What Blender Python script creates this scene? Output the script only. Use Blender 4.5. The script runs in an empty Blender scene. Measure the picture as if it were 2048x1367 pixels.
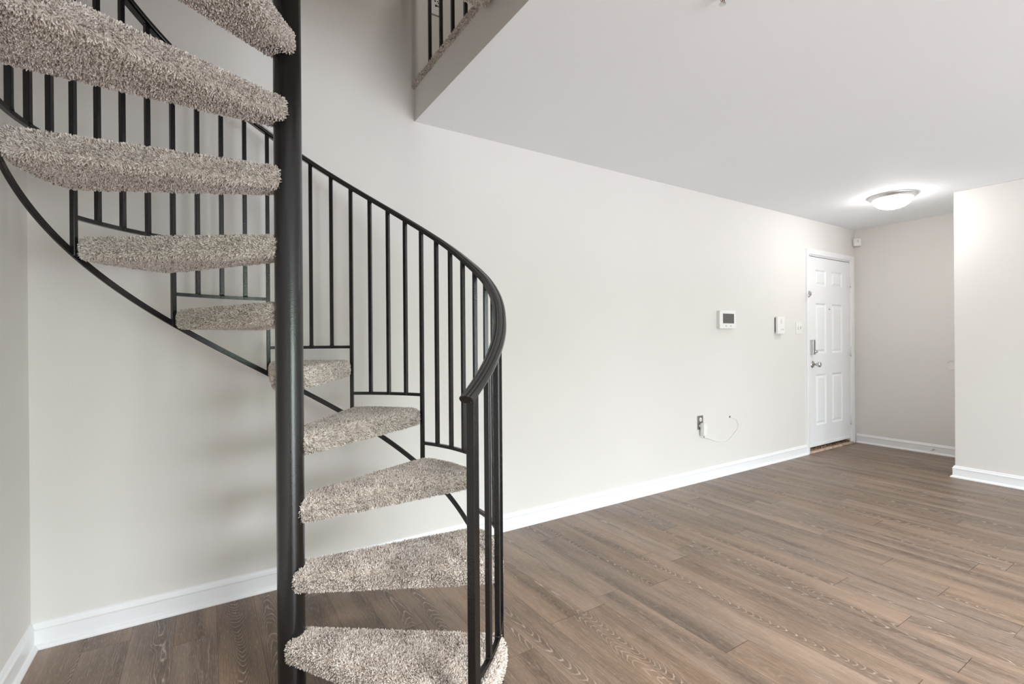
import bpy, bmesh, math, random
import numpy as np
from mathutils import Vector, Matrix

random.seed(7)
scn = bpy.context.scene
COL = scn.collection
PI = math.pi

# ------------------------------------------------------------------ camera
CAM_H = 1.1949
cam_d = bpy.data.cameras.new('camera')
cam_d.sensor_width = 36.0
cam_d.lens = 36.0 * 968.885 / 2048.0
cam_d.clip_start = 0.02
cam = bpy.data.objects.new('camera', cam_d)
COL.objects.link(cam)
yaw, pitch, roll = math.radians(32.30), math.radians(-0.1372), math.radians(-0.3938)
fh = Vector((math.sin(yaw), math.cos(yaw), 0)); rh = Vector((math.cos(yaw), -math.sin(yaw), 0)); zz = Vector((0, 0, 1))
fw = math.cos(pitch) * fh + math.sin(pitch) * zz
u2 = -math.sin(pitch) * fh + math.cos(pitch) * zz
rt = math.cos(roll) * rh + math.sin(roll) * u2
up = -math.sin(roll) * rh + math.cos(roll) * u2
mw = Matrix((rt, up, -fw)).transposed().to_4x4()
mw.translation = Vector((0, 0, CAM_H))
cam.matrix_world = mw
scn.camera = cam

# ------------------------------------------------------------------ view and world
scn.view_settings.view_transform = 'Standard'
scn.view_settings.look = 'None'
scn.view_settings.gamma = 1.0
scn.view_settings.exposure = -0.06
scn.view_settings.use_curve_mapping = False
scn.cycles.use_denoising = True
scn.cycles.max_bounces = 14
scn.cycles.diffuse_bounces = 8
scn.cycles.sample_clamp_indirect = 6.0

WORLD_STRENGTH = 22.0
LAMP_STRENGTH = 42.0
UPSTAIRS_FILL_POWER = 25.0
ROOM_FILL_POWER = (18.0, 25.0)

world = bpy.data.worlds.new('daylight')
scn.world = world
world.use_nodes = True
wn = world.node_tree; wn.nodes.clear()
def N(t, kind, **kw):
    n = t.nodes.new(kind)
    for k, v in kw.items():
        if k in n.inputs.keys() if not isinstance(k, int) else False: n.inputs[k].default_value = v
        else: setattr(n, k, v)
    return n
wo = N(wn, 'ShaderNodeOutputWorld'); wb = N(wn, 'ShaderNodeBackground'); wb.inputs['Strength'].default_value = WORLD_STRENGTH
wtc = N(wn, 'ShaderNodeTexCoord'); wsep = N(wn, 'ShaderNodeSeparateXYZ')
wnoise = N(wn, 'ShaderNodeTexNoise'); wnoise.inputs['Scale'].default_value = 9.0; wnoise.inputs['Detail'].default_value = 5.0
wadd = N(wn, 'ShaderNodeMath', operation='MULTIPLY_ADD'); wadd.inputs[1].default_value = 0.16; 
wramp = N(wn, 'ShaderNodeValToRGB')
cr = wramp.color_ramp
cr.elements[0].position = 0.0; cr.elements[0].color = (0.42, 0.45, 0.49, 1)
cr.elements[1].position = 1.0; cr.elements[1].color = (0.90, 0.97, 1.07, 1)
for p, c in ((0.495, (0.42, 0.45, 0.49, 1)), (0.51, (0.15, 0.22, 0.13, 1)), (0.55, (0.22, 0.30, 0.20, 1)), (0.575, (0.90, 0.97, 1.07, 1))):
    e = cr.elements.new(p); e.color = c
wmap = N(wn, 'ShaderNodeMath', operation='MULTIPLY_ADD'); wmap.inputs[1].default_value = 0.5; wmap.inputs[2].default_value = 0.42
wn.links.new(wtc.outputs['Generated'], wsep.inputs[0]); wn.links.new(wtc.outputs['Generated'], wnoise.inputs['Vector'])
wn.links.new(wnoise.outputs[0], wadd.inputs[0]); wn.links.new(wsep.outputs['Z'], wmap.inputs[0])
wn.links.new(wmap.outputs[0], wadd.inputs[2]); wn.links.new(wadd.outputs[0], wramp.inputs[0])
wn.links.new(wramp.outputs[0], wb.inputs['Color']); wn.links.new(wb.outputs[0], wo.inputs['Surface'])

# ------------------------------------------------------------------ dimensions (metres)
CH = 2.44                       # ceiling
LF = 2.659                      # loft floor
WY = 2.614                      # long wall
WL = -0.587                     # left wall
WE = 6.339                      # entry end wall
XR, YR = 5.427, 1.486           # right wall block corner
XF = 1.0087                     # loft edge
OY = 1.0                        # front edge of the stair opening
YB = -3.3                       # wall behind the camera
UC = 5.05                       # upstairs ceiling
WINS = ((0.85, 3.35, 0.05, 2.12), (4.3, 4.75, 0.05, 2.12))    # openings behind the camera

# portals that guide the daylight in through the openings
def portal(name, loc, rot, sx, sy):
    l = bpy.data.lights.new(name, 'AREA'); l.shape = 'RECTANGLE'; l.size = sx; l.size_y = sy
    l.cycles.is_portal = True
    o = bpy.data.objects.new(name, l); o.location = loc; o.rotation_euler = rot; COL.objects.link(o)
for W_ in WINS: portal('daylight_portal', ((W_[0] + W_[1]) / 2, YB - 0.09, (W_[2] + W_[3]) / 2), (PI / 2, 0, 0), W_[1] - W_[0], W_[3] - W_[2])

ul = bpy.data.lights.new('upstairs_fill', 'AREA'); ul.shape = 'DISK'; ul.size = 0.4; ul.energy = UPSTAIRS_FILL_POWER; ul.color = (1, 0.96, 0.9)  # unseen fill light, added to lift the dark upper stairwell
ulo = bpy.data.objects.new('upstairs_fill', ul); ulo.location = (1.35, 1.0, UC - 0.06); COL.objects.link(ulo)
for (x_, y_), w_ in zip(((2.75, 0.0), (0.75, 0.25)), ROOM_FILL_POWER):          # out-of-view fill lights added to brighten floor and treads
    rl = bpy.data.lights.new('room_fill', 'AREA'); rl.shape = 'DISK'; rl.size = 0.3; rl.energy = w_; rl.color = (1, 0.97, 0.93); rl.spread = 1.9
    rlo = bpy.data.objects.new('room_fill', rl); rlo.location = (x_, y_, CH - 0.02); COL.objects.link(rlo)

# ------------------------------------------------------------------ materials
def new_mat(name):
    m = bpy.data.materials.new(name); m.use_nodes = True
    return m, m.node_tree, m.node_tree.nodes['Principled BSDF']
def L(t, a, b): t.links.new(a, b)
def bump(t, bsdf, height, strength, dist=0.002):
    b = N(t, 'ShaderNodeBump'); b.inputs['Strength'].default_value = strength; b.inputs['Distance'].default_value = dist
    L(t, height, b.inputs['Height']); L(t, b.outputs[0], bsdf.inputs['Normal'])
def plain(name, col, rough=0.5, metal=0.0, noise=0.0, nscale=40.0, bstr=0.0, bscale=200.0, bdist=0.001, spec=None, coat=0.0):
    m, t, b = new_mat(name)
    b.inputs['Base Color'].default_value = (*col, 1); b.inputs['Roughness'].default_value = rough; b.inputs['Metallic'].default_value = metal
    if spec is not None: b.inputs['Specular IOR Level'].default_value = spec
    if coat: b.inputs['Coat Weight'].default_value = coat; b.inputs['Coat Roughness'].default_value = 0.12
    tc = N(t, 'ShaderNodeTexCoord')
    if noise:
        n = N(t, 'ShaderNodeTexNoise'); n.inputs['Scale'].default_value = nscale; n.inputs['Detail'].default_value = 4
        L(t, tc.outputs['Object'], n.inputs['Vector'])
        r = N(t, 'ShaderNodeValToRGB')
        r.color_ramp.elements[0].position = 0.3; r.color_ramp.elements[1].position = 0.7
        r.color_ramp.elements[0].color = tuple(c * (1 - noise) for c in col) + (1,)
        r.color_ramp.elements[1].color = tuple(min(1, c * (1 + noise)) for c in col) + (1,)
        L(t, n.outputs[0], r.inputs[0]); L(t, r.outputs[0], b.inputs['Base Color'])
    if bstr:
        n2 = N(t, 'ShaderNodeTexNoise'); n2.inputs['Scale'].default_value = bscale; n2.inputs['Detail'].default_value = 3
        L(t, tc.outputs['Object'], n2.inputs['Vector']); bump(t, b, n2.outputs[0], bstr, bdist)
    return m

M_WALL = plain('wall_paint', (0.755, 0.732, 0.703), 0.62, noise=0.012, nscale=1.3, bstr=0.35, bscale=160, bdist=0.0012)
M_CEIL = plain('ceiling_paint', (0.87, 0.895, 0.92), 0.8, noise=0.01, nscale=1.1, bstr=0.25, bscale=110, bdist=0.001)
M_TRIM = plain('white_trim_paint', (0.86, 0.865, 0.875), 0.35, bstr=0.1, bscale=60, bdist=0.0006)
M_DOOR = plain('white_door_paint', (0.84, 0.845, 0.855), 0.4, bstr=0.1, bscale=70, bdist=0.0006)
M_IRON = plain('black_gloss_iron', (0.006, 0.006, 0.0065), 0.25, bstr=0.5, bscale=170, bdist=0.0013, spec=0.5)
M_POLE = plain('black_hammered_paint', (0.006, 0.006, 0.0065), 0.22, bstr=0.45, bscale=260, bdist=0.0009, spec=0.75)
M_RAIL = plain('black_vinyl_rail', (0.008, 0.008, 0.0085), 0.24, bstr=0.12, bscale=90, bdist=0.0006, spec=0.85)
M_CHROME = plain('polished_chrome', (0.62, 0.61, 0.60), 0.18, 1.0, noise=0.06, nscale=60)
M_NICKEL = plain('brushed_nickel', (0.72, 0.715, 0.71), 0.42, 1.0, noise=0.10, nscale=90)
M_STEEL = plain('dull_steel', (0.33, 0.31, 0.29), 0.4, 1.0, noise=0.1, nscale=50)
M_PLASTIC = plain('white_plastic', (0.84, 0.835, 0.82), 0.35, noise=0.01)
M_CREAM = plain('cream_plastic', (0.82, 0.805, 0.77), 0.4, noise=0.01)
M_SCREEN = plain('grey_screen', (0.115, 0.11, 0.105), 0.22, noise=0.05, nscale=300)
M_DARK = plain('dark_gap', (0.03, 0.028, 0.026), 0.7, noise=0.2)
M_MARK = plain('grey_print', (0.35, 0.34, 0.33), 0.6, noise=0.05)
M_HINGE = plain('painted_hinge', (0.80, 0.80, 0.80), 0.4, noise=0.02)
M_SILL = plain('worn_wood_sill', (0.52, 0.40, 0.30), 0.7, noise=0.35, nscale=26, bstr=0.6, bscale=60, bdist=0.003)
M_ROUGHWOOD = plain('splintered_wood', (0.17, 0.10, 0.055), 0.85, noise=0.7, nscale=38, bstr=1.0, bscale=50, bdist=0.006)
M_RED = plain('dark_red_bulb', (0.25, 0.05, 0.04), 0.3, noise=0.05)

# dome: opal glass lit from inside
m, t, b = new_mat('lit_opal_glass'); M_GLOW = m
b.inputs['Base Color'].default_value = (0.9, 0.9, 0.88, 1); b.inputs['Roughness'].default_value = 0.3
b.inputs['Emission Color'].default_value = (1, 0.985, 0.965, 1); b.inputs['Emission Strength'].default_value = LAMP_STRENGTH

# carpet with a per-tuft tone
m, t, b = new_mat('shag_carpet'); M_CARPET = m
at = N(t, 'ShaderNodeAttribute'); at.attribute_name = 'tuft'
r = N(t, 'ShaderNodeValToRGB'); L(t, at.outputs['Fac'], r.inputs[0])
es = r.color_ramp.elements
es[0].position = 0.0; es[0].color = (0.22, 0.178, 0.145, 1); es[1].position = 1.0; es[1].color = (0.92, 0.88, 0.83, 1)
e = es.new(0.35); e.color = (0.60, 0.535, 0.478, 1)
e = es.new(0.7); e.color = (0.78, 0.73, 0.675, 1)
L(t, r.outputs[0], b.inputs['Base Color']); b.inputs['Roughness'].default_value = 0.95; b.inputs['Specular IOR Level'].default_value = 0.1
b.inputs['Sheen Weight'].default_value = 0.15

# vinyl oak planks: per-plank coordinates and seed come from mesh attributes
def plank_material():
    m, t, b = new_mat('oak_vinyl_planks')
    a = N(t, 'ShaderNodeAttribute'); a.attribute_name = 'plank'       # x: metres along, y: metres across, z: seed
    s = N(t, 'ShaderNodeSeparateXYZ'); L(t, a.outputs['Vector'], s.inputs[0])
    def M(op, x, y=None, z=None, clamp=False):
        n = N(t, 'ShaderNodeMath', operation=op); n.use_clamp = clamp
        for i, v in enumerate((x, y, z)):
            if v is None: continue
            if isinstance(v, (int, float)): n.inputs[i].default_value = v
            else: L(t, v, n.inputs[i])
        return n.outputs[0]
    U, V, S = s.outputs[0], s.outputs[1], s.outputs[2]
    def vec(x, y, z):
        c = N(t, 'ShaderNodeCombineXYZ')
        for i, v in enumerate((x, y, z)):
            if isinstance(v, (int, float)): c.inputs[i].default_value = v
            else: L(t, v, c.inputs[i])
        return c.outputs[0]
    def noise(v, scale, detail=3, rough=0.5):
        n = N(t, 'ShaderNodeTexNoise'); n.inputs['Scale'].default_value = scale; n.inputs['Detail'].default_value = detail; n.inputs['Roughness'].default_value = rough
        L(t, v, n.inputs['Vector']); return n.outputs[0]
    def rnd(k):                                                       # random per plank
        w = N(t, 'ShaderNodeTexWhiteNoise', noise_dimensions='1D'); L(t, M('ADD', S, k), w.inputs['W']); return w.outputs['Value']
    r1, r2, r3, r4 = rnd(1.3), rnd(7.7), rnd(13.1), rnd(23.9)
    S10 = M('MULTIPLY', S, 10.0)
    wob = noise(vec(M('MULTIPLY', U, 2.2), M('MULTIPLY', V, 5.0), S10), 1.0, 2)
    wob2 = noise(vec(M('MULTIPLY', U, 14.0), M('MULTIPLY', V, 60.0), S10), 1.0, 3)
    v0 = M('ADD', M('MULTIPLY', M('SUBTRACT', rnd(31.7), 0.5), 0.16), M('MULTIPLY', M('SUBTRACT', wob, 0.5), 0.09))
    dv = M('SUBTRACT', V, v0)
    dir_ = M('SUBTRACT', M('MULTIPLY', M('GREATER_THAN', r2, 0.45), 2.0), 1.0)
    rings = M('ADD', M('MULTIPLY', U, M('MULTIPLY', dir_, M('ADD', 4.0, M('MULTIPLY', M('MULTIPLY', r3, r3), 30.0)))),
              M('ADD', M('MULTIPLY', M('MULTIPLY', dv, dv), 2300.0), M('ADD', M('MULTIPLY', wob, 9.0), M('MULTIPLY', wob2, 0.9))))
    fr = M('FRACT', rings)
    tri = M('ABSOLUTE', M('SUBTRACT', fr, 0.5))                       # 0 at the middle of a ring
    line = M('SUBTRACT', 1.0, M('DIVIDE', tri, 0.15), clamp=True)
    strong = M('ADD', 0.30, M('MULTIPLY', M('GREATER_THAN', r1, 0.52), 0.70))
    band = M('SUBTRACT', 1.0, M('DIVIDE', M('ABSOLUTE', dv), M('ADD', 0.028, M('MULTIPLY', r4, 0.038))), clamp=True)
    breakup = noise(vec(M('MULTIPLY', U, 9.0), M('MULTIPLY', V, 110.0), S10), 1.0, 3, 0.65)
    lm = M('MULTIPLY', M('MULTIPLY', line, M('ADD', 0.15, M('MULTIPLY', band, 0.95))), M('MULTIPLY', M('SUBTRACT', breakup, 0.26), M('MULTIPLY', strong, 2.6)), clamp=True)
    fine = noise(vec(M('MULTIPLY', U, 5.0), M('MULTIPLY', V, 420.0), S10), 1.0, 3, 0.7)
    pores = noise(vec(M('MULTIPLY', U, 28.0), M('MULTIPLY', V, 520.0), S10), 1.0, 2, 0.6)
    tone = noise(vec(M('MULTIPLY', U, 1.6), M('MULTIPLY', V, 11.0), S10), 1.0, 3, 0.55)
    ramp = N(t, 'ShaderNodeValToRGB'); e = ramp.color_ramp.elements
    e[0].position = 0.28; e[0].color = (0.095, 0.058, 0.035, 1); e[1].position = 0.74; e[1].color = (0.345, 0.240, 0.168, 1)
    x = e.new(0.5); x.color = (0.205, 0.137, 0.091, 1)
    tv = M('ADD', M('ADD', M('MULTIPLY', tone, 0.60), M('MULTIPLY', fine, 0.50)), M('SUBTRACT', M('MULTIPLY', r2, 0.10), 0.05))
    tv = M('SUBTRACT', tv, M('ADD', 0.07, M('MULTIPLY', band, 0.16)))
    L(t, tv, ramp.inputs[0])
    mx = N(t, 'ShaderNodeMix', data_type='RGBA'); L(t, M('MULTIPLY', lm, 0.95), mx.inputs[0]); L(t, ramp.outputs[0], mx.inputs[6]); mx.inputs[7].default_value = (0.52, 0.43, 0.35, 1)
    m2 = N(t, 'ShaderNodeMix', data_type='RGBA'); L(t, M('MULTIPLY', M('SUBTRACT', pores, 0.54), 2.6, clamp=True), m2.inputs[0]); L(t, mx.outputs[2], m2.inputs[6]); m2.inputs[7].default_value = (0.44, 0.36, 0.29, 1)
    hs = N(t, 'ShaderNodeHueSaturation'); L(t, m2.outputs[2], hs.inputs['Color'])
    L(t, M('ADD', 0.86, M('MULTIPLY', r3, 0.22)), hs.inputs['Saturation']); L(t, M('ADD', 0.94, M('MULTIPLY', r4, 0.13)), hs.inputs['Value'])
    L(t, hs.outputs[0], b.inputs['Base Color'])
    b.inputs['Roughness'].default_value = 0.40; b.inputs['Specular IOR Level'].default_value = 0.6
    bump(t, b, M('ADD', M('MULTIPLY', fine, 0.6), lm), 0.25, 0.0008)
    return m
M_PLANK = plank_material()

# ------------------------------------------------------------------ mesh helpers
class MB:
    """collects verts and faces of one mesh"""
    def __init__(self): self.v = []; self.f = []; self.mi = []; self.sm = []
    def add(self, vs, fs, mi=0, smooth=False):
        k = len(self.v); self.v += [tuple(p) for p in vs]
        for f in fs: self.f.append(tuple(i + k for i in f)); self.mi.append(mi); self.sm.append(smooth)
        return self
    def box(self, x0, x1, y0, y1, z0, z1, mi=0):
        vs = [(x, y, z) for z in (z0, z1) for y in (y0, y1) for x in (x0, x1)]
        return self.add(vs, [(0, 2, 3, 1), (4, 5, 7, 6), (0, 1, 5, 4), (2, 6, 7, 3), (0, 4, 6, 2), (1, 3, 7, 5)], mi)
    def quad(self, a, b, c, d, mi=0): return self.add([a, b, c, d], [(0, 1, 2, 3)], mi)
    def sweep(self, pts, frames, prof, mi=0, smooth=False, closed=False, caps=True):
        """frames: list of (side, up); prof: list of (s, u)"""
        n = len(prof); vs = []
        for p, (s, u) in zip(pts, frames):
            for a, b_ in prof: vs.append(Vector(p) + s * a + u * b_)
        fs = []; m_ = len(pts)
        for i in range(m_ if closed else m_ - 1):
            j = (i + 1) % m_
            for k in range(n):
                l = (k + 1) % n
                fs.append((i * n + k, i * n + l, j * n + l, j * n + k))
        if caps and not closed: fs += [tuple(range(n))[::-1], tuple((m_ - 1) * n + k for k in range(n))]
        return self.add(vs, fs, mi, smooth)
    def tube(self, pts, r, n=8, mi=0):
        pts = [Vector(p) for p in pts]; fr = []; ref = None
        for i, p in enumerate(pts):
            tg = (pts[min(i + 1, len(pts) - 1)] - pts[max(i - 1, 0)]).normalized()
            if ref is None: ref = tg.orthogonal().normalized()
            ref = (ref - tg * ref.dot(tg)).normalized()
            fr.append((ref, tg.cross(ref)))
        rr = r if isinstance(r, (list, tuple)) else [r] * len(pts)
        vs = []; 
        for p, (s, u), q in zip(pts, fr, rr):
            for k in range(n): a = 2 * PI * k / n; vs.append(p + s * math.cos(a) * q + u * math.sin(a) * q)
        fs = []
        for i in range(len(pts) - 1):
            for k in range(n): l = (k + 1) % n; fs.append((i * n + k, i * n + l, (i + 1) * n + l, (i + 1) * n + k))
        fs += [tuple(range(n))[::-1], tuple((len(pts) - 1) * n + k for k in range(n))]
        return self.add(vs, fs, mi, True)
    def lathe(self, prof, n=32, org=(0, 0, 0), axis=(0, 0, 1), mi=0):
        """prof: list of (radius, height along axis)"""
        ax = Vector(axis).normalized(); s = ax.orthogonal().normalized(); u = ax.cross(s); o = Vector(org)
        vs = []; fs = []; m_ = len(prof)
        for r_, h in prof:
            for k in range(n): a = 2 * PI * k / n; vs.append(o + ax * h + (s * math.cos(a) + u * math.sin(a)) * max(r_, 1e-5))
        for i in range(m_ - 1):
            for k in range(n): l = (k + 1) % n; fs.append((i * n + k, i * n + l, (i + 1) * n + l, (i + 1) * n + k))
        fs += [tuple(range(n))[::-1], tuple((m_ - 1) * n + k for k in range(n))]
        return self.add(vs, fs, mi, True)
    def mesh(self, name, mats):
        me = bpy.data.meshes.new(name); me.from_pydata(self.v, [], self.f)
        for m_ in (mats if isinstance(mats, (list, tuple)) else [mats]): me.materials.append(m_)
        me.polygons.foreach_set('material_index', self.mi); me.polygons.foreach_set('use_smooth', self.sm)
        me.update()
        bm_ = bmesh.new(); bm_.from_mesh(me); bmesh.ops.recalc_face_normals(bm_, faces=bm_.faces); bm_.to_mesh(me); bm_.free()
        return me
    def build(self, name, mats, parent=None, bevel=0.0, seg=2):
        o = bpy.data.objects.new(name, self.mesh(name, mats)); COL.objects.link(o)
        if parent: o.parent = parent
        if bevel:
            md = o.modifiers.new('bevel', 'BEVEL'); md.width = bevel; md.segments = seg; md.limit_method = 'ANGLE'; md.angle_limit = math.radians(40)
        if any(self.sm) : 
            for e in (): pass
        return o

def thing(name, loc, label, cat, group=None):
    o = bpy.data.objects.new(name, None); o.location = loc; o.empty_display_size = 0.1; COL.objects.link(o)
    o['label'] = label; o['category'] = cat
    if group: o['group'] = group
    bpy.context.view_layer.update()
    return o
def tag(o, label, cat): o['label'] = label; o['category'] = cat; return o
def struct(o, label=None, cat=None):
    o['kind'] = 'structure'
    if label: o['label'] = label
    if cat: o['category'] = cat
    return o
def keep(o, parent):                         # parent without moving
    o.parent = parent; o.matrix_parent_inverse = Matrix.Translation(-Vector(parent.location)); return o
def smooth_by_angle(o, ang=35):
    me = o.data
    me.polygons.foreach_set('use_smooth', [True] * len(me.polygons))
    bm_ = bmesh.new(); bm_.from_mesh(me); lim = math.radians(ang)
    for e in bm_.edges:
        if len(e.link_faces) == 2 and e.calc_face_angle(0) > lim: e.smooth = False
    bm_.to_mesh(me); bm_.free()

# ------------------------------------------------------------------ carpet pile
def add_pile(me, density, length, rad, seed, lean=0.75, keepfn=None):
    """grow yarn tufts on the mesh as real geometry; returns a new mesh holding both"""
    rng = np.random.default_rng(seed)
    me.calc_loop_triangles()
    nv = len(me.vertices); co = np.empty(nv * 3); me.vertices.foreach_get('co', co); co = co.reshape(-1, 3)
    nt = len(me.loop_triangles); tri = np.empty(nt * 3, int); me.loop_triangles.foreach_get('vertices', tri); tri = tri.reshape(-1, 3)
    a, b_, c = co[tri[:, 0]], co[tri[:, 1]], co[tri[:, 2]]
    cr_ = np.cross(b_ - a, c - a); area = np.linalg.norm(cr_, axis=1) / 2; nrm = cr_ / np.maximum(1e-12, np.linalg.norm(cr_, axis=1))[:, None]
    w = area.copy()
    if keepfn is not None: w = w * keepfn(nrm, (a + b_ + c) / 3)
    n = int(w.sum() * density)
    idx = rng.choice(nt, n, p=w / w.sum())
    r1, r2 = np.sqrt(rng.random(n)), rng.random(n)
    P = a[idx] * (1 - r1)[:, None] + b_[idx] * (r1 * (1 - r2))[:, None] + c[idx] * (r1 * r2)[:, None]
    nn = nrm[idx]
    # slow wandering of the lean direction gives brushed patches
    ph = np.sin(P[:, 0] * 17 + seed) + np.cos(P[:, 1] * 21 + seed * 2) + np.sin((P[:, 0] + P[:, 2]) * 33)
    rv = rng.normal(size=(n, 3)); rv -= nn * (rv * nn).sum(1)[:, None]
    flow = np.stack([np.cos(ph), np.sin(ph), -0.3 + 0 * ph], 1); flow -= nn * (flow * nn).sum(1)[:, None]
    d = nn + lean * (0.55 * rv + 0.45 * flow); d /= np.linalg.norm(d, axis=1)[:, None]
    s = np.cross(d, rng.normal(size=(n, 3))); s /= np.linalg.norm(s, axis=1)[:, None]; u = np.cross(d, s)
    Ln = length * (0.7 + 0.6 * rng.random(n)); R = rad * (0.8 + 0.45 * rng.random(n))
    rings = []
    for h, q in ((-0.1, 1.0), (0.75, 0.95), (1.0, 0.45)):
        for k in range(3):
            an = 2 * PI * k / 3 + h * 1.2
            rings.append(P + d * (Ln * h)[:, None] + (s * math.cos(an) + u * math.sin(an)) * (R * q)[:, None])
    V = np.stack(rings, 1).reshape(-1, 3)             # n*9
    base = (np.arange(n) * 9)[:, None]
    quads = []
    for lv in (0, 3):
        for k in range(3): quads.append(base + np.array([lv + k, lv + (k + 1) % 3, lv + 3 + (k + 1) % 3, lv + 3 + k]))
    Q = np.stack(quads, 1).reshape(-1, 4) + nv
    T = (base + np.array([6, 7, 8])) + nv
    tone = np.clip(0.52 + 0.25 * rng.normal(size=n) + 0.06 * np.sin(ph * 2), 0, 1)
    out = bpy.data.meshes.new(me.name)
    bf = [tuple(p.vertices) for p in me.polygons]
    bl = np.concatenate([np.array(f) for f in bf]); bs = np.array([len(f) for f in bf])
    allv = np.concatenate([co, V])
    loops = np.concatenate([bl, Q.ravel(), T.ravel()]); sizes = np.concatenate([bs, np.full(len(Q), 4), np.full(len(T), 3)])
    out.vertices.add(len(allv)); out.vertices.foreach_set('co', allv.ravel())
    out.loops.add(len(loops)); out.loops.foreach_set('vertex_index', loops.astype(np.int32))
    out.polygons.add(len(sizes)); out.polygons.foreach_set('loop_start', np.concatenate([[0], np.cumsum(sizes)[:-1]]).astype(np.int32))
    out.update(calc_edges=True)
    at_ = out.attributes.new('tuft', 'FLOAT', 'POINT')
    at_.data.foreach_set('value', np.concatenate([np.full(nv, 0.3), np.repeat(tone, 9)]).astype(np.float32))
    out.polygons.foreach_set('use_smooth', [False] * len(out.polygons))
    out.materials.append(M_CARPET); out.validate()
    return out

# ------------------------------------------------------------------ the room shell
def build_floor():
    x0, w = 2.262, 0.1487
    rng = random.Random(11)
    known = {0: .613, 1: .845, 2: 1.153, 4: .844, 5: 1.12, 7: .848, 8: .748, 9: 1.388, 12: 1.106, -1: 1.75, -2: 1.886, -3: 1.63, -4: 1.127, -6: 1.633, -7: 0.42, -11: .72, -10: 1.5}
    mb = MB(); attr = []
    i0 = math.floor((WL - 0.02 - x0) / w); i1 = math.ceil((WE + .05 - x0) / w)
    for i in range(i0, i1):
        a, b_ = max(WL - .02, x0 + i * w) + .0004, min(WE + .05, x0 + (i + 1) * w) - .0004
        if b_ <= a: continue
        y = known.get(i, rng.uniform(0, 1.22)); vis = i in known
        while y > YB: y -= 1.22
        while y < WY + .05:
            ya, yb = max(y, YB - .02), min(y + 1.22, WY + .05)
            if yb > ya + .01:
                g = .0014 if vis else .0006
                mb.add([(a, ya + g, 0), (b_, ya + g, 0), (b_, yb - .0002, 0), (a, yb - .0002, 0)], [(0, 1, 2, 3)], 0)
                sd = rng.uniform(0, 90); uo = rng.uniform(0, 40); c = (x0 + (i + .5) * w)
                for (px, py) in ((a, ya + g), (b_, ya + g), (b_, yb), (a, yb)): attr.append((py - y + uo, px - c, sd))
            y += 1.22
    n = len(mb.v)
    mb.box(WL - .05, WE + .1, YB - .1, WY + .08, -.12, -.0025, 1)
    attr += [(0, 0, 0)] * (len(mb.v) - n)
    me = bpy.data.meshes.new('floor'); me.from_pydata(mb.v, [], mb.f); me.materials.append(M_PLANK); me.materials.append(M_DARK)
    me.polygons.foreach_set('material_index', mb.mi)
    at_ = me.attributes.new('plank', 'FLOAT_VECTOR', 'POINT'); at_.data.foreach_set('vector', np.array(attr, np.float32).ravel())
    o = bpy.data.objects.new('floor', me); COL.objects.link(o); return struct(o)
build_floor()

T = 0.12
DX0, DX1, DZ = 5.305, 6.232, 2.078     # door opening
# long wall with the door opening
mb = MB()
mb.box(WL - T, DX0, WY, WY + T, -.1, UC); mb.box(DX0, DX1, WY, WY + T, DZ, UC); mb.box(DX0, DX1, WY + .085, WY + T, -.1, DZ); mb.box(DX1, WE + T, WY, WY + T, -.1, UC)  # includes an unseen backing behind the door, added to stop light leaks
struct(mb.build('wall_back', M_WALL))
struct(MB().box(WL - T, WL, YB - T, WY, -.1, UC).build('wall_left', M_WALL))
struct(MB().box(WE, WE + T, YB - T, WY, -.1, UC).build('wall_end', M_WALL))
o = struct(MB().box(XR, WE - .001, YB, YR, -.1, CH).build('wall_right', M_WALL, bevel=.006, seg=3))
mb = MB()
xs_ = [WL] + [v for W_ in WINS for v in W_[:2]] + [WE]
for k in (0, 2, 4): mb.box(xs_[k], xs_[k + 1], YB - T, YB, -.1, UC)
for W_ in WINS: mb.box(W_[0], W_[1], YB - T, YB, W_[3], UC); mb.box(W_[0], W_[1], YB - T, YB, -.1, W_[2])
struct(mb.build('wall_front', M_WALL))
# ceiling of the room: a slab round the stair opening
mb = MB()
mb.box(XF + .0004, WE, YB, WY, CH, CH + .02); mb.box(WL, XF + .0004, YB, OY - .0004, CH, CH + .02)
struct(mb.build('ceiling', M_CEIL))
mb = MB()
mb.box(XF, XF + .012, OY - .012, WY, CH + .0005, LF - .03); mb.box(WL, XF, OY - .012, OY, CH + .0005, LF - .03)
struct(mb.build('trim_1', M_WALL))
struct(MB().box(WL - T, WE + T, YB - T, WY + T, UC, UC + .1).build('ceiling_upper', M_CEIL))
# carpeted floor of the loft, rolled over its edge
mb = MB()
prof = [(XF + .014, LF - .034), (XF - .004, LF - .030), (XF - .010, LF - .016), (XF - .004, LF - .003), (XF + .014, LF), (XF + .5, LF)]
ys = [OY + (WY - OY) * k / 24 for k in range(25)]
vs = [(x, y, z) for y in ys for x, z in prof]; P6 = len(prof)
mb.add(vs, [(i * P6 + k, i * P6 + k + 1, (i + 1) * P6 + k + 1, (i + 1) * P6 + k) for i in range(24) for k in range(P6 - 1)])
me = mb.mesh('floor_loft', M_CARPET)
me2 = add_pile(me, 60000, .010, .0021, 5, keepfn=lambda n_, c_: (c_[:, 0] < XF + .2) * 1.0)
bmx = bmesh.new(); bmx.from_mesh(me2)
big = MB().box(XF + .45, WE, YB, WY, LF - .03, LF - .002).box(WL, XF + .45, YB, OY - .012, LF - .03, LF - .002)
tmp = big.mesh('tmp', M_CARPET); bmx.from_mesh(tmp); bmx.to_mesh(me2); bmx.free(); bpy.data.meshes.remove(tmp)
o = bpy.data.objects.new('floor_loft', me2); COL.objects.link(o); struct(o)

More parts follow.
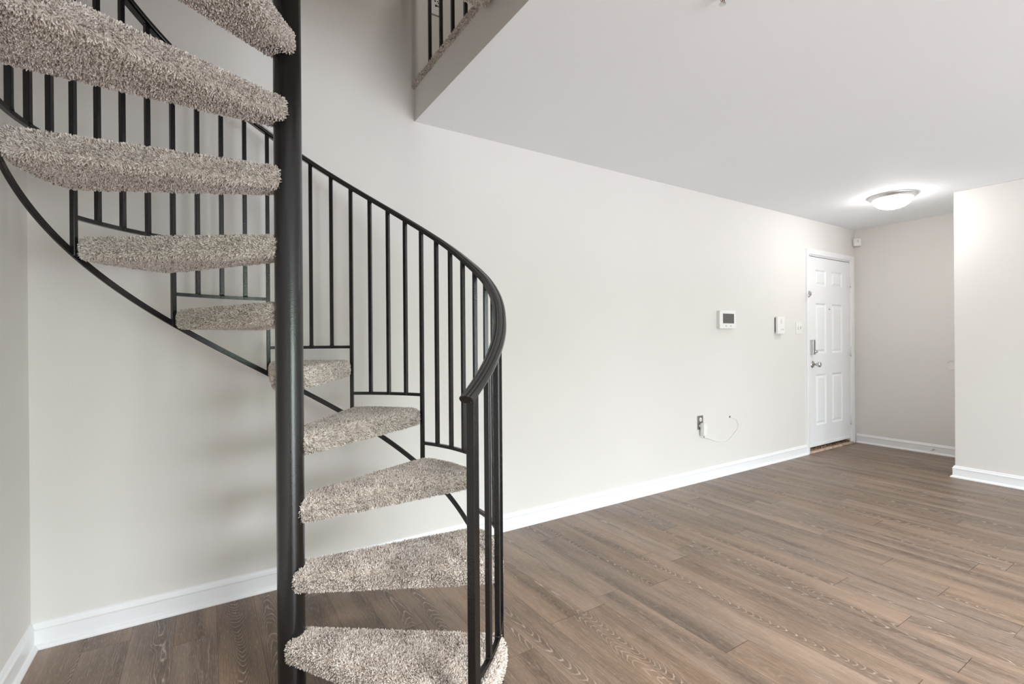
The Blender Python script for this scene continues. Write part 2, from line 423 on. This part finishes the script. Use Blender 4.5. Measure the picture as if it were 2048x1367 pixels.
# baseboards with a moulded top and a shoe
BBP = [(0, 0), (.026, 0), (.0255, .006), (.021, .013), (.013, .018), (.012, .020), (.012, .072), (.0145, .076), (.0145, .080), (.009, .088), (.006, .098), (0, .101)]
def baseboard(name, p0, p1, nrm, m0=0.0, m1=0.0):
    """m0/m1: +1 lengthens an end with the profile depth (outside mitre), -1 shortens (inside mitre)"""
    p0, p1 = Vector(p0), Vector(p1); d = (p1 - p0).normalized(); nr = Vector(nrm)
    vs = []
    for p, sgn, mm in ((p0, -1, m0), (p1, 1, m1)):
        for dep, h in BBP: vs.append(p + nr * dep + d * (sgn * mm * dep) + Vector((0, 0, h)))
    n = len(BBP); fs = [(k, (k + 1) % n, n + (k + 1) % n, n + k) for k in range(n)] + [tuple(range(n)), tuple(range(n, 2 * n))[::-1]]
    return struct(MB().add(vs, fs).build(name, M_TRIM))
baseboard('baseboard_back', (WL, WY, 0), (5.252, WY, 0), (0, -1, 0), -1, 0)
baseboard('baseboard_left', (WL, YB, 0), (WL, WY, 0), (1, 0, 0), 0, -1)
baseboard('baseboard_end', (WE, YR, 0), (WE, WY - .018, 0), (-1, 0, 0), -1, 0)
baseboard('baseboard_right', (XR, YB, 0), (XR, YR, 0), (-1, 0, 0), 0, 1)
baseboard('baseboard_side', (XR, YR, 0), (WE, YR, 0), (0, 1, 0), 1, -1)

# ------------------------------------------------------------------ entry door
door = thing('door_1', ((DX0 + DX1) / 2, WY, 0), 'white six panel entry door with chrome hardware in its white frame', 'door')
door['kind'] = 'structure'
def part(mb, name, mat, parent=None, bevel=0.0, seg=2, label=None, smooth=None):
    o = mb.build(name, mat, None, bevel, seg)
    par = parent or door
    if par.type == 'EMPTY': keep(o, par)
    else:
        o.parent = par
        o.matrix_parent_inverse = par.matrix_world.inverted() if False else Matrix.Identity(4)
    if smooth: smooth_by_angle(o, smooth)
    if label: o['label'] = label
    return o
# casing: moulded profile, mitred round three sides
def casing():
    prof = [(0, 0), (0, .010), (.006, .014), (.020, .015), (.040, .019), (.052, .019), (.055, .015), (.055, 0)]
    x0, x1, zt = DX0, DX1, DZ
    path = [((x0, 0), (-1, 0)), ((x0, zt), (-1, 1)), ((x1, zt), (1, 1)), ((x1, 0), (1, 0))]
    vs = []; n = len(prof)
    for (x, z), (ox, oz) in path:
        for a, dp in prof: vs.append((x + ox * a, WY - dp, z + oz * a))
    fs = [(i * n + k, i * n + (k + 1) % n, (i + 1) * n + (k + 1) % n, (i + 1) * n + k) for i in range(3) for k in range(n)] + [tuple(range(n)), tuple(range(3 * n, 4 * n))]
    return MB().add(vs, fs)
part(casing(), 'casing', M_TRIM)
mb = MB(); mb.box(DX0, DX0 + .012, WY + .001, WY + T, 0, DZ); mb.box(DX1 - .012, DX1, WY + .001, WY + T, 0, DZ); mb.box(DX0 + .012, DX1 - .012, WY + .001, WY + T, DZ - .012, DZ)
part(mb, 'jamb', M_TRIM)
# slab with six raised panels sunk into its face
SX0, SX1, SZ0, SZ1 = DX0 + .016, DX1 - .016, .062, DZ - .020
FY = WY + .006
def slab():
    mb = MB()
    cols = [(5.468, 5.690), (5.815, 6.052)]; rows = [(.276, .818), (1.040, 1.574), (1.760, 1.928)]
    xs = [SX0] + [v for c in cols for v in c] + [SX1]; zs = [SZ0] + [v for r_ in rows for v in r_] + [SZ1]
    for i in range(5):
        for j in range(7):
            if i in (1, 3) and j in (1, 3, 5):
                a0, a1, b0, b1 = xs[i], xs[i + 1], zs[j], zs[j + 1]
                rings = [(0, 0), (.006, .005), (.016, .011), (.022, .011), (.040, .003), (.044, .002)]
                vs = []
                for ins, dep in rings: vs += [(a0 + ins, FY + dep, b0 + ins), (a1 - ins, FY + dep, b0 + ins), (a1 - ins, FY + dep, b1 - ins), (a0 + ins, FY + dep, b1 - ins)]
                fs = [(4 * r_ + k, 4 * r_ + (k + 1) % 4, 4 * r_ + 4 + (k + 1) % 4, 4 * r_ + 4 + k) for r_ in range(len(rings) - 1) for k in range(4)] + [tuple(4 * (len(rings) - 1) + k for k in range(4))]
                mb.add(vs, fs)
            else:
                mb.quad((xs[i], FY, zs[j]), (xs[i + 1], FY, zs[j]), (xs[i + 1], FY, zs[j + 1]), (xs[i], FY, zs[j + 1]))
    b_ = FY + .044
    mb.quad((SX0, FY, SZ0), (SX0, b_, SZ0), (SX1, b_, SZ0), (SX1, FY, SZ0)); mb.quad((SX0, FY, SZ1), (SX0, b_, SZ1), (SX1, b_, SZ1), (SX1, FY, SZ1))
    mb.quad((SX0, FY, SZ0), (SX0, b_, SZ0), (SX0, b_, SZ1), (SX0, FY, SZ1)); mb.quad((SX1, FY, SZ0), (SX1, b_, SZ0), (SX1, b_, SZ1), (SX1, FY, SZ1))
    mb.quad((SX0, b_, SZ0), (SX1, b_, SZ0), (SX1, b_, SZ1), (SX0, b_, SZ1))
    return mb
sl = part(slab(), 'door_slab', M_DOOR)
part(MB().box(SX0, SX1, FY - .007, FY, SZ0 - .004, SZ0 + .026), 'door_sweep', M_TRIM, bevel=.002)
for hz in (1.835, 1.055, .275):
    mb = MB().box(DX1 - .030, DX1 - .004, WY - .004, WY + .006, hz - .05, hz + .05)
    h = part(mb, 'hinge', M_HINGE, bevel=.001)
    kn = MB().lathe([(.0055, -.05), (.006, -.05), (.006, .05), (.004, .053)], 12, (DX1 - .016, WY - .009, hz)); kn.lathe([(.0045, -.058), (.0058, -.054), (.0045, -.05)], 10, (DX1 - .016, WY - .009, hz), mi=1)
    p_ = part(kn, 'hinge_pin', [M_HINGE, M_STEEL], h); p_.matrix_parent_inverse = Matrix.Identity(4)
# threshold: worn sill with rough wood under the slab
mb = MB(); n = 28; rr = random.Random(3); 
for k in range(n):
    a, c = DX0 + (DX1 - DX0 + .02) * k / n, DX0 + (DX1 - DX0 + .02) * (k + 1) / n
    mb.box(a, c, WY - .022, WY + .03, .001, .020 + rr.uniform(-.001, .002))
th = part(mb, 'threshold', M_SILL, bevel=.0015)
mb = MB()
for k in range(46):
    a = DX0 + .01 + (DX1 - DX0 - .03) * k / 46
    mb.box(a, a + rr.uniform(.018, .05), WY + rr.uniform(.0, .012), WY + .06, .012, rr.uniform(.028, .047))
part(mb, 'worn_filler', M_ROUGHWOOD)
# lock body
mb = MB().box(5.346, 5.398, WY - .028, FY, 1.028, 1.184)
lk = part(mb, 'deadbolt', M_NICKEL, bevel=.004, seg=3)
part(MB().box(5.362, 5.366, WY - .0292, WY - .026, 1.032, 1.180), 'cover_groove', M_DARK, lk)
mb = MB().lathe([(.014, 0), (.015, .004), (.012, .008), (.006, .010)], 20, (5.386, WY - .028, 1.062), (0, -1, 0)); mb.box(5.383, 5.389, WY - .052, WY - .034, 1.046, 1.078)
part(mb, 'thumb_turn', M_CHROME, lk, smooth=40)
# knob with rosette and the latch strike
kb = part(MB().lathe([(.036, 0), (.0365, .003), (.033, .008), (.020, .012), (.013, .016)], 32, (5.392, FY, .926), (0, -1, 0)), 'door_knob', M_CHROME, smooth=40)
part(MB().lathe([(.011, 0), (.011, .026), (.017, .034), (.026, .044), (.0285, .056), (.026, .066), (.018, .072), (.004, .0735)], 32, (5.392, FY - .012, .926), (0, -1, 0)), 'knob_ball', M_CHROME, kb, smooth=40)
part(MB().box(5.308, 5.317, WY - .0035, WY + .004, .898, .958), 'strike_plate', M_STEEL, bevel=.001)
# swing bar guard up on the casing edge
sg = part(MB().box(5.268, 5.300, WY - .024, WY - .014, 1.628, 1.690).box(5.274, 5.294, WY - .04, WY - .022, 1.640, 1.678), 'swing_guard', M_CHROME, bevel=.003)
mb = MB(); mb.tube([(5.283, WY - .034, 1.668), (5.245, WY - .05, 1.660), (5.205, WY - .056, 1.640), (5.196, WY - .056, 1.630), (5.203, WY - .054, 1.620), (5.245, WY - .046, 1.642), (5.283, WY - .032, 1.652)], .0042, 8)
part(mb, 'guard_loop', M_CHROME, sg)
part(MB().lathe([(.009, 0), (.009, .003), (.005, .005), (.0045, .004)], 16, (5.758, FY, 1.515), (0, -1, 0)), 'peephole', M_STEEL)
part(MB().box(5.320, 5.350, WY - .010, WY + .004, DZ - .016, DZ - .006).lathe([(.005, 0), (.005, .014)], 10, (5.343, WY - .010, DZ - .012), (0, -1, 0)), 'alarm_contact', M_HINGE, bevel=.001)

# ------------------------------------------------------------------ spiral staircase
PX, PY = 0.2375, 1.7764
RS, TH0, DTH, RISE = 0.6935, -62.0237, 30.2696, 0.22162
def dR(e):
    xs = [0, .5, 1.0, 1.75, 2.2, 30]; ys = [.035, .025, .015, .012, 0, 0]
    return float(np.interp(e, xs, ys))
def hel(e, r_, z):                              # e counts treads round the pole; coordinates relative to the pole foot
    a = math.radians(TH0 + DTH * e); return Vector((r_ * math.cos(a) - .0033, r_ * math.sin(a), z))
def rad(e): a = math.radians(TH0 + DTH * e); return Vector((math.cos(a), math.sin(a), 0))
stair = thing('spiral_staircase', (PX, PY, 0), 'black iron spiral staircase with carpeted treads in the corner of the room', 'staircase')
def sp(mb, name, mat, parent=None, **kw):
    o = mb.build(name, mat, parent or stair, kw.get('bevel', 0), kw.get('seg', 2))
    if kw.get('smooth'): smooth_by_angle(o, kw['smooth'])
    if kw.get('label'): o['label'] = kw['label']
    return o
sp(MB().lathe([(.0435, 0), (.0435, 3.62), (.040, 3.628), (.01, 3.634)], 64), 'pole', M_POLE, smooth=40)
# one tread, local frame: +x runs out from the pole, +y is the uphill side, z=0 is the walking surface
def tread_mesh():
    ins = .010
    core = []
    # outline (counter-clockwise): inner front, along the front nosing, round the outer arc, back edge, inner back
    def arc(cx, cy, r_, a0, a1, n): return [(cx + r_ * math.cos(math.radians(a0 + (a1 - a0) * k / n)), cy + r_ * math.sin(math.radians(a0 + (a1 - a0) * k / n))) for k in range(n + 1)]
    pts = []
    pts += arc(.040, -.026, .028, 190, 258, 5)
    pts += [(.040 + (.640 - .040) * k / 10, -.0535 + (-.172 + .0535) * k / 10) for k in range(1, 10)]
    pts += arc(.656, -.158, .014, -100, -14, 4)
    for k in range(1, 10):
        a = math.radians(-13 + 26 * k / 10); pts.append((.7035 * math.cos(a) - .0 , .7035 * math.sin(a)))
    pts += arc(.656, .158, .014, 14, 100, 4)
    pts += [(.640 + (.040 - .640) * k / 10, .172 + (.0535 - .172) * k / 10) for k in range(1, 10)]
    pts += arc(.040, .026, .028, 102, 170, 5)
    n = len(pts); P = [Vector((x, y, 0)) for x, y in pts]
    nr = []
    for k in range(n):
        d = (P[(k + 1) % n] - P[k - 1]).normalized(); nr.append(Vector((d.y, -d.x, 0)))
    layers = [(.022, -.007), (.010, -.0085), (.003, -.013), (0, -.021), (0, -.058), (.003, -.065), (.009, -.069), (.022, -.070)]
    mb = MB(); vs = []
    for i_, z in layers:
        for p, q in zip(P, nr): vs.append(p - q * (i_ + .004) + Vector((0, 0, z)))
    m_ = len(layers)
    fs = [(i * n + k, i * n + (k + 1) % n, (i + 1) * n + (k + 1) % n, (i + 1) * n + k) for i in range(m_ - 1) for k in range(n)]
    # cap strips across, so the tops triangulate well
    for base in (0, (m_ - 1) * n):
        fs.append(tuple(base + k for k in range(n)))
    mb.add(vs, fs)
    me = mb.mesh('tread', M_CARPET)
    return add_pile(me, 92000, .0095, .0017, 3, lean=.8, keepfn=lambda n_, c_: np.where(n_[:, 2] < -.8, .7, 1.0))
TREAD = tread_mesh()
for k in range(1, 12):
    o = bpy.data.objects.new('tread', TREAD); COL.objects.link(o); o.parent = stair
    o.location = (-.0033, 0, RISE * k); o.rotation_euler = (0, 0, math.radians(TH0 + DTH * (k - .5)))
    if k == 1: o.scale = (1.035, 1.0, 1.0)
    if k == 2: o.scale = (1.015, 1.0, 1.0)
    mb = MB().box(.036, .075, -.022, .022, -.074, -.030)
    b_ = mb.build('bracket', M_IRON, o); b_['label'] = 'black iron bracket at the pole'

# landing at loft level, carpeted
def landing():
    x1 = XF - PX - .006; y0 = -(PY - OY) + .02
    mb = MB(); mb.box(.0, x1, y0, .012, LF - .068, LF - .008)
    o = mb.mesh('landing', M_CARPET)
    bm_ = bmesh.new(); bm_.from_mesh(o); bmesh.ops.bevel(bm_, geom=bm_.edges[:], offset=.014, segments=3, affect='EDGES'); bm_.to_mesh(o); bm_.free()
    return add_pile(o, 52000, .0105, .0021, 9)
o = bpy.data.objects.new('landing', landing()); COL.objects.link(o); o.parent = stair

# balusters: square bar, set with one face towards the pole
def bar_box(mb, p, side, up_, half_s, half_u, z0, z1):
    vs = [Vector((p.x, p.y, z)) + side * a * half_s + up_ * b__ * half_u for z in (z0, z1) for a, b__ in ((-1, -1), (1, -1), (1, 1), (-1, 1))]
    return mb.add(vs, [(0, 3, 2, 1), (4, 5, 6, 7)] + [(k, (k + 1) % 4, 4 + (k + 1) % 4, 4 + k) for k in range(4)])
def rail_z(e): return RISE * e + 1.048
HB = .0080
def baluster(e, z0, h=HB, name='baluster'):
    p = hel(e, RS + dR(e), 0); u_ = rad(e); s_ = Vector((-u_.y, u_.x, 0))
    return sp(bar_box(MB(), p, s_, u_, h, h, z0, rail_z(e) - .006), name, M_IRON, bevel=.0012, seg=1)
NW = .07
baluster(NW, 0.0, .0125, 'newel_post')
for e in (.33, .60): baluster(e, RISE + .058)
EMAX = 11
for k in range(1, EMAX + 1):
    baluster(k, RISE * k - .066)                                     # passes the corner of two treads
    if k < EMAX:
        for f in (.25, .5, .75): baluster(k + f, RISE * (k + 1) + .058)
# curved bottom bar of each bay, level above its tread
def helix_sweep(mb, e0, e1, zf, prof, steps, rf):
    pts, fr = [], []
    for i in range(steps + 1):
        e = e0 + (e1 - e0) * i / steps
        pts.append(hel(e, rf(e), zf(e)))
        a, b_ = hel(e - .01, rf(e - .01), zf(e - .01)), hel(e + .01, rf(e + .01), zf(e + .01))
        tg = (b_ - a).normalized(); out = rad(e); out = (out - tg * out.dot(tg)).normalized(); fr.append((out, out.cross(tg) * -1 if (out.cross(tg)).z < 0 else out.cross(tg)))
    return mb.sweep(pts, fr, prof)
sq = lambda a, b_: [(-a, -b_), (a, -b_), (a, b_), (-a, b_)]
for k in range(1, EMAX + 1):
    e0 = NW if k == 1 else k - 1
    mb = helix_sweep(MB(), e0, k, lambda e, k=k: RISE * k + .063, sq(.0065, .007), 14, lambda e: RS + dR(e))
    for f in ((.33, .60) if k == 1 else (k - .75, k - .5, k - .25)):             # weld beads under the balusters
        p = hel(f, RS + dR(f), RISE * k + .070); mb.lathe([(.001, -.004), (.0115, -.003), (.0105, .002), (.008, .006)], 8, p)
    sp(mb, 'bottom_bar', M_IRON)
# helical stringer under the tread ends
sp(helix_sweep(MB(), .30, 11.6, lambda e: RISE * e - .057, sq(.005, .0105), 190, lambda e: RS + dR(e) + .004), 'stringer', M_IRON, bevel=.0012, seg=1)
# moulded handrail
RP = [(-.011, -.012), (-.011, -.006), (-.019, -.009), (-.0215, -.003), (-.0205, .004), (-.0165, .008), (-.012, .0085), (-.0105, .0068), (-.009, .0095), (0, .0115),
      (.009, .0095), (.0105, .0068), (.012, .0085), (.0165, .008), (.0205, .004), (.0215, -.003), (.019, -.009), (.011, -.006), (.011, -.012)]
hr = sp(helix_sweep(MB(), -.02, 11.4, rail_z, RP, 230, lambda e: RS + dR(max(e, 0)) + .002), 'handrail', M_RAIL)
smooth_by_angle(hr, 50)

# ------------------------------------------------------------------ loft railing
LX = XF + .035
lr = thing('loft_railing', (LX, 2.2, LF), 'black iron guard railing along the carpeted loft edge', 'railing')
def lp(mb, name, mat, **kw):
    o = keep(mb.build(name, mat, None, kw.get('bevel', 0)), lr)
    if kw.get('label'): o['label'] = kw['label']
    return o
for y in (2.467, 2.320, 2.180, 2.040, 1.905):
    lp(MB().box(LX - .008, LX + .008, y - .008, y + .008, LF + .012, LF + .92), 'baluster', M_IRON, bevel=.001)
lp(MB().box(LX - .006, LX + .006, 1.84, 2.565, LF + .008, LF + .021), 'bottom_rail', M_IRON, bevel=.001)
lp(MB().box(LX - .021, LX + .021, 1.80, WY - .004, LF + .915, LF + .938), 'top_rail', M_RAIL, bevel=.006)
lp(MB().box(LX - .0125, LX + .0125, 1.815, 1.84, LF + .0, LF + .92), 'end_post', M_IRON, bevel=.001)
mb = MB(); mb.box(LX - .012, LX + .012, 2.555, 2.580, LF + .004, LF + .046); mb.box(LX - .004, LX + .004, 2.576, 2.604, LF + .030, LF + .042); mb.lathe([(.006, 0), (.006, .004)], 10, (LX - .012, 2.568, LF + .028), (-1, 0, 0), 1)
lp(mb, 'end_bracket', [M_IRON, M_CHROME], bevel=.003, label='black clamp closing the bottom rail end')

# pale speckled panel on the wall above the loft
pn = tag(MB().box(1.110, 1.190, WY - .006, WY, 3.088, 3.34).build('wall_panel', M_PLASTIC, bevel=.003), 'small pale panel with dark specks high on the wall behind the loft railing', 'panel')
mb = MB(); rr = random.Random(4)
for k in range(26):
    x, z = 1.152 + rr.uniform(-.016, .012), 3.125 + rr.uniform(0, .18); mb.lathe([(.001, -.001), (rr.uniform(.003, .006), .0), (.001, .0015)], 7, (x, WY - .0065, z), (0, -1, 0))
o = mb.build('speckle_print', M_DARK, pn); o['label'] = 'dark specks'; o['kind'] = 'stuff'

# ------------------------------------------------------------------ wall devices
def dev(name, loc, label, cat): return thing(name, loc, label, cat)
def dp(par, mb, name, mat, **kw):
    o = keep(mb.build(name, mat, None, kw.get('bevel', 0), kw.get('seg', 2)), par)
    if kw.get('smooth'): smooth_by_angle(o, kw['smooth'])
    if kw.get('label'): o['label'] = kw['label']
    return o
FYT = WY - .034
t_ = dev('thermostat', (3.875, WY, 1.29), 'white box thermostat with grey screen on the long wall', 'thermostat')
dp(t_, MB().box(3.764, 3.990, FYT + .012, WY - .0005, 1.292, 1.445), 'back_case', M_PLASTIC, bevel=.006, seg=3)
dp(t_, MB().box(3.760, 3.994, FYT, FYT + .011, 1.288, 1.449), 'front_cover', M_PLASTIC, bevel=.005, seg=3)
dp(t_, MB().box(3.803, 3.962, FYT - .0012, FYT + .001, 1.335, 1.420), 'screen', M_SCREEN, bevel=.0005, label='dark grey screen')
for x in (3.848, 3.915): dp(t_, MB().lathe([(.006, 0), (.006, .0015), (.004, .002)], 14, (x, FYT, 1.312), (0, -1, 0)), 'button', M_MARK, smooth=40)

t_ = dev('intercom', (4.728, WY, 1.24), 'tall white intercom box standing off the wall beside the light switch', 'intercom')
dp(t_, MB().box(4.672, 4.780, WY - .010, WY - .0005, 1.262, 1.404), 'mounting_plate', M_DARK, label='dark mounting plate')
dp(t_, MB().box(4.668, 4.790, WY - .034, WY - .009, 1.243, 1.413), 'case', M_PLASTIC, bevel=.005, seg=3)
mb = MB(); f_ = WY - .034
for k in range(6): mb.box(4.715, 4.745, f_ - .0006, f_ + .001, 1.345 + k * .008, 1.347 + k * .008)
dp(t_, mb, 'speaker_slots', M_MARK)
dp(t_, MB().box(4.757, 4.767, f_ - .0015, f_ + .001, 1.283, 1.293), 'call_button', M_STEEL, bevel=.0005, label='dark square button')
dp(t_, MB().box(4.722, 4.740, f_ - .001, f_ + .001, 1.289, 1.2915).box(4.722, 4.740, f_ - .001, f_ + .001, 1.284, 1.2865), 'talk_mark', M_MARK)

t_ = dev('light_switch', (5.113, WY, 1.24), 'white double toggle light switch beside the door casing', 'switch')
dp(t_, MB().box(5.051, 5.176, WY - .006, WY - .0005, 1.243, 1.367), 'cover_plate', M_CREAM, bevel=.0025, seg=3)
for x, s_ in ((5.091, -1), (5.137, 1)):
    tg = MB().box(x - .006, x + .006, WY - .0068, WY - .005, 1.292, 1.318)
    o = dp(t_, tg, 'toggle_slot', M_MARK)
    z = 1.305 + s_ * .006; mb = MB(); mb.add([(x - .0045, WY - .006, z - .008), (x + .0045, WY - .006, z - .008), (x + .0045, WY - .006, z + .008), (x - .0045, WY - .006, z + .008),
        (x - .004, WY - .019, z - .004 + s_ * .008), (x + .004, WY - .019, z - .004 + s_ * .008), (x + .004, WY - .019, z + .004 + s_ * .008), (x - .004, WY - .019, z + .004 + s_ * .008)],
        [(0, 3, 2, 1), (4, 5, 6, 7), (0, 1, 5, 4), (1, 2, 6, 5), (2, 3, 7, 6), (3, 0, 4, 7)])
    dp(t_, mb, 'toggle', M_CREAM, bevel=.001)

t_ = dev('wall_outlet', (3.526, WY, .437), 'steel power outlet plate low on the wall holding a white plug', 'outlet')
dp(t_, MB().box(3.490, 3.562, WY - .006, WY - .0005, .436, .552), 'cover_plate', M_STEEL, bevel=.002)
for z in (.520, .468):
    rc = dp(t_, MB().lathe([(.0165, 0), (.0165, .003), (.015, .004)], 24, (3.526, WY - .006, z), (0, -1, 0)), 'receptacle', M_CREAM, smooth=40)
    mb = MB(); mb.box(3.518, 3.5205, WY - .0108, WY - .0095, z - .004, z + .006); mb.box(3.5315, 3.534, WY - .0108, WY - .0095, z - .004, z + .006)
    o = mb.build('slot', M_DARK, rc); o.matrix_parent_inverse = Matrix.Identity(4)
t_ = dev('plug_adapter', (3.535, WY - .03, .388), 'white plug adapter with a thin cord in the low wall outlet', 'adapter')
dp(t_, MB().box(3.512, 3.556, WY - .052, WY - .012, .388, .492), 'body', M_PLASTIC, bevel=.006, seg=3)
dp(t_, MB().lathe([(.0045, 0), (.0055, .004), (.004, .016), (.003, .018)], 10, (3.534, WY - .034, .390), (0, 0, -1)), 'cord_boot', M_MARK, smooth=40)
cp = [(3.534, .372), (3.57, .362), (3.611, .353), (3.689, .328), (3.768, .305), (3.862, .294), (3.939, .314), (3.991, .350), (4.044, .383), (4.061, .421), (4.038, .463), (3.993, .487), (3.955, .498), (3.944, .503)]
def smooth_path(p2, y, n=6):
    out = []
    for i in range(len(p2) - 1):
        p0, p1, p2_, p3 = (Vector((*p2[max(0, min(len(p2) - 1, j))], 0)) for j in (i - 1, i, i + 1, i + 2))
        for k in range(n):
            s = k / n; v = .5 * ((2 * p1) + (p2_ - p0) * s + (2 * p0 - 5 * p1 + 4 * p2_ - p3) * s * s + (3 * p1 - p0 - 3 * p2_ + p3) * s ** 3); out.append((v.x, y, v.y))
    out.append((p2[-1][0], y, p2[-1][1])); return out
pth = smooth_path(cp, WY - .006); pth = [(x, y - .028 * max(0, 1 - i / 16), z) for i, (x, y, z) in enumerate(pth)]
pth += [(3.943, WY - .002, .504)]
dp(t_, MB().tube(pth, .0019, 6), 'cord', M_CREAM)
tag(MB().lathe([(.004, 0), (.009, .0008), (.008, .002), (.0045, .0022)], 14, (3.944, WY, .505), (0, -1, 0)).build('cable_hole', M_DARK), 'small dark hole in the wall where a thin cord enters', 'hole')

# motion sensor set across the corner above the door
t_ = dev('motion_sensor', (WE - .02, WY - .02, 2.25), 'small white motion sensor in the corner above the entry door', 'sensor')
d1, d2 = Vector((1, -1, 0)).normalized(), Vector((-1, -1, 0)).normalized()
def obox(mb, c, w_, dep, z0, z1, off, mi=0):
    c = Vector((c[0], c[1], 0)); vs = [c + d1 * a * w_ / 2 + d2 * (off + b_ * dep) + Vector((0, 0, z)) for z in (z0, z1) for a, b_ in ((-1, 0), (1, 0), (1, 1), (-1, 1))]
    return mb.add(vs, [(0, 3, 2, 1), (4, 5, 6, 7)] + [(k, (k + 1) % 4, 4 + (k + 1) % 4, 4 + k) for k in range(4)], mi)
cc = (WE, WY)
dp(t_, obox(MB(), cc, .072, .040, 2.250, 2.335, .040), 'case', M_PLASTIC, bevel=.006, seg=3)
dp(t_, obox(MB(), cc, .052, .006, 2.285, 2.320, .079), 'lens', M_CREAM, bevel=.004)
dp(t_, obox(MB(), cc, .004, .002, 2.290, 2.316, .085), 'indicator', M_MARK)

# disc and door stop on the end wall
tag(MB().lathe([(.0470, 0), (.0475, .003), (.046, .005), (.0425, .0055), (.0415, .0035), (.040, .003), (.001, .003)], 48, (WE, 1.757, .920), (-1, 0, 0)).build('wall_bumper', M_WALL), 'flat round disc on the end wall beside the wall corner', 'wall bumper')
t_ = dev('door_stop', (WE - .012, 1.903, .05), 'short door stop with pale tip on the end wall baseboard', 'door stop')
dp(t_, MB().lathe([(.012, 0), (.012, .004), (.006, .006), (.0055, .050)], 16, (WE - .012, 1.903, .052), (-1, 0, 0)), 'post', M_NICKEL, smooth=40)
dp(t_, MB().lathe([(.009, 0), (.0095, .004), (.0095, .012), (.007, .015)], 16, (WE - .062, 1.903, .052), (-1, 0, 0)), 'tip', M_PLASTIC, smooth=40)

# ------------------------------------------------------------------ flush ceiling lamp
LXY = (5.088, 1.802)
t_ = dev('ceiling_lamp', (*LXY, CH), 'round flush ceiling lamp with glowing white dome near the entry door', 'lamp')
dp(t_, MB().lathe([(.120, 0), (.176, .0), (.178, .004), (.176, .010), (.168, .014), (.163, .022), (.158, .030), (.148, .034), (.140, .036), (.138, .030)], 64, (*LXY, CH), (0, 0, -1)), 'rim', M_NICKEL, smooth=35, label='brushed nickel rim')
R_ = .141
dp(t_, MB().lathe([(R_ * math.cos(a), .030 + .084 * math.sin(a)) for a in [PI / 2 * k / 14 for k in range(15)]], 64, (*LXY, CH), (0, 0, -1)), 'glass_dome', M_GLOW, smooth=60, label='glowing opal glass dome')
dp(t_, MB().lathe([(.016, 0), (.016, .003), (.007, .005), (.006, .009), (.009, .013), (.006, .018), (.001, .019)], 24, (*LXY, CH - .112), (0, 0, -1)), 'finial', M_NICKEL, smooth=40)

# sprinkler head at the top edge of the frame
SXY = (1.582, 1.068)
t_ = dev('fire_sprinkler', (*SXY, CH), 'small metal sprinkler head hanging from the ceiling at the top edge', 'sprinkler')
dp(t_, MB().lathe([(.030, 0), (.030, .002), (.024, .006), (.010, .007)], 32, (*SXY, CH), (0, 0, -1)), 'escutcheon', M_PLASTIC, smooth=40)
mb = MB().lathe([(.008, .004), (.008, .012), (.006, .014)], 16, (*SXY, CH), (0, 0, -1))
for s_ in (-1, 1): mb.tube([(SXY[0] + s_ * .007, SXY[1], CH - .012), (SXY[0] + s_ * .012, SXY[1], CH - .022), (SXY[0] + s_ * .002, SXY[1], CH - .036)], .0022, 6)
dp(t_, mb, 'frame', M_STEEL)
dp(t_, MB().lathe([(.001, 0), (.0025, .001), (.0025, .020), (.001, .021)], 10, (*SXY, CH - .014), (0, 0, -1)), 'bulb', M_RED)
dp(t_, MB().lathe([(.002, 0), (.012, .001), (.012, .0025), (.004, .0032)], 20, (*SXY, CH - .036), (0, 0, -1)), 'deflector', M_CHROME, smooth=40)
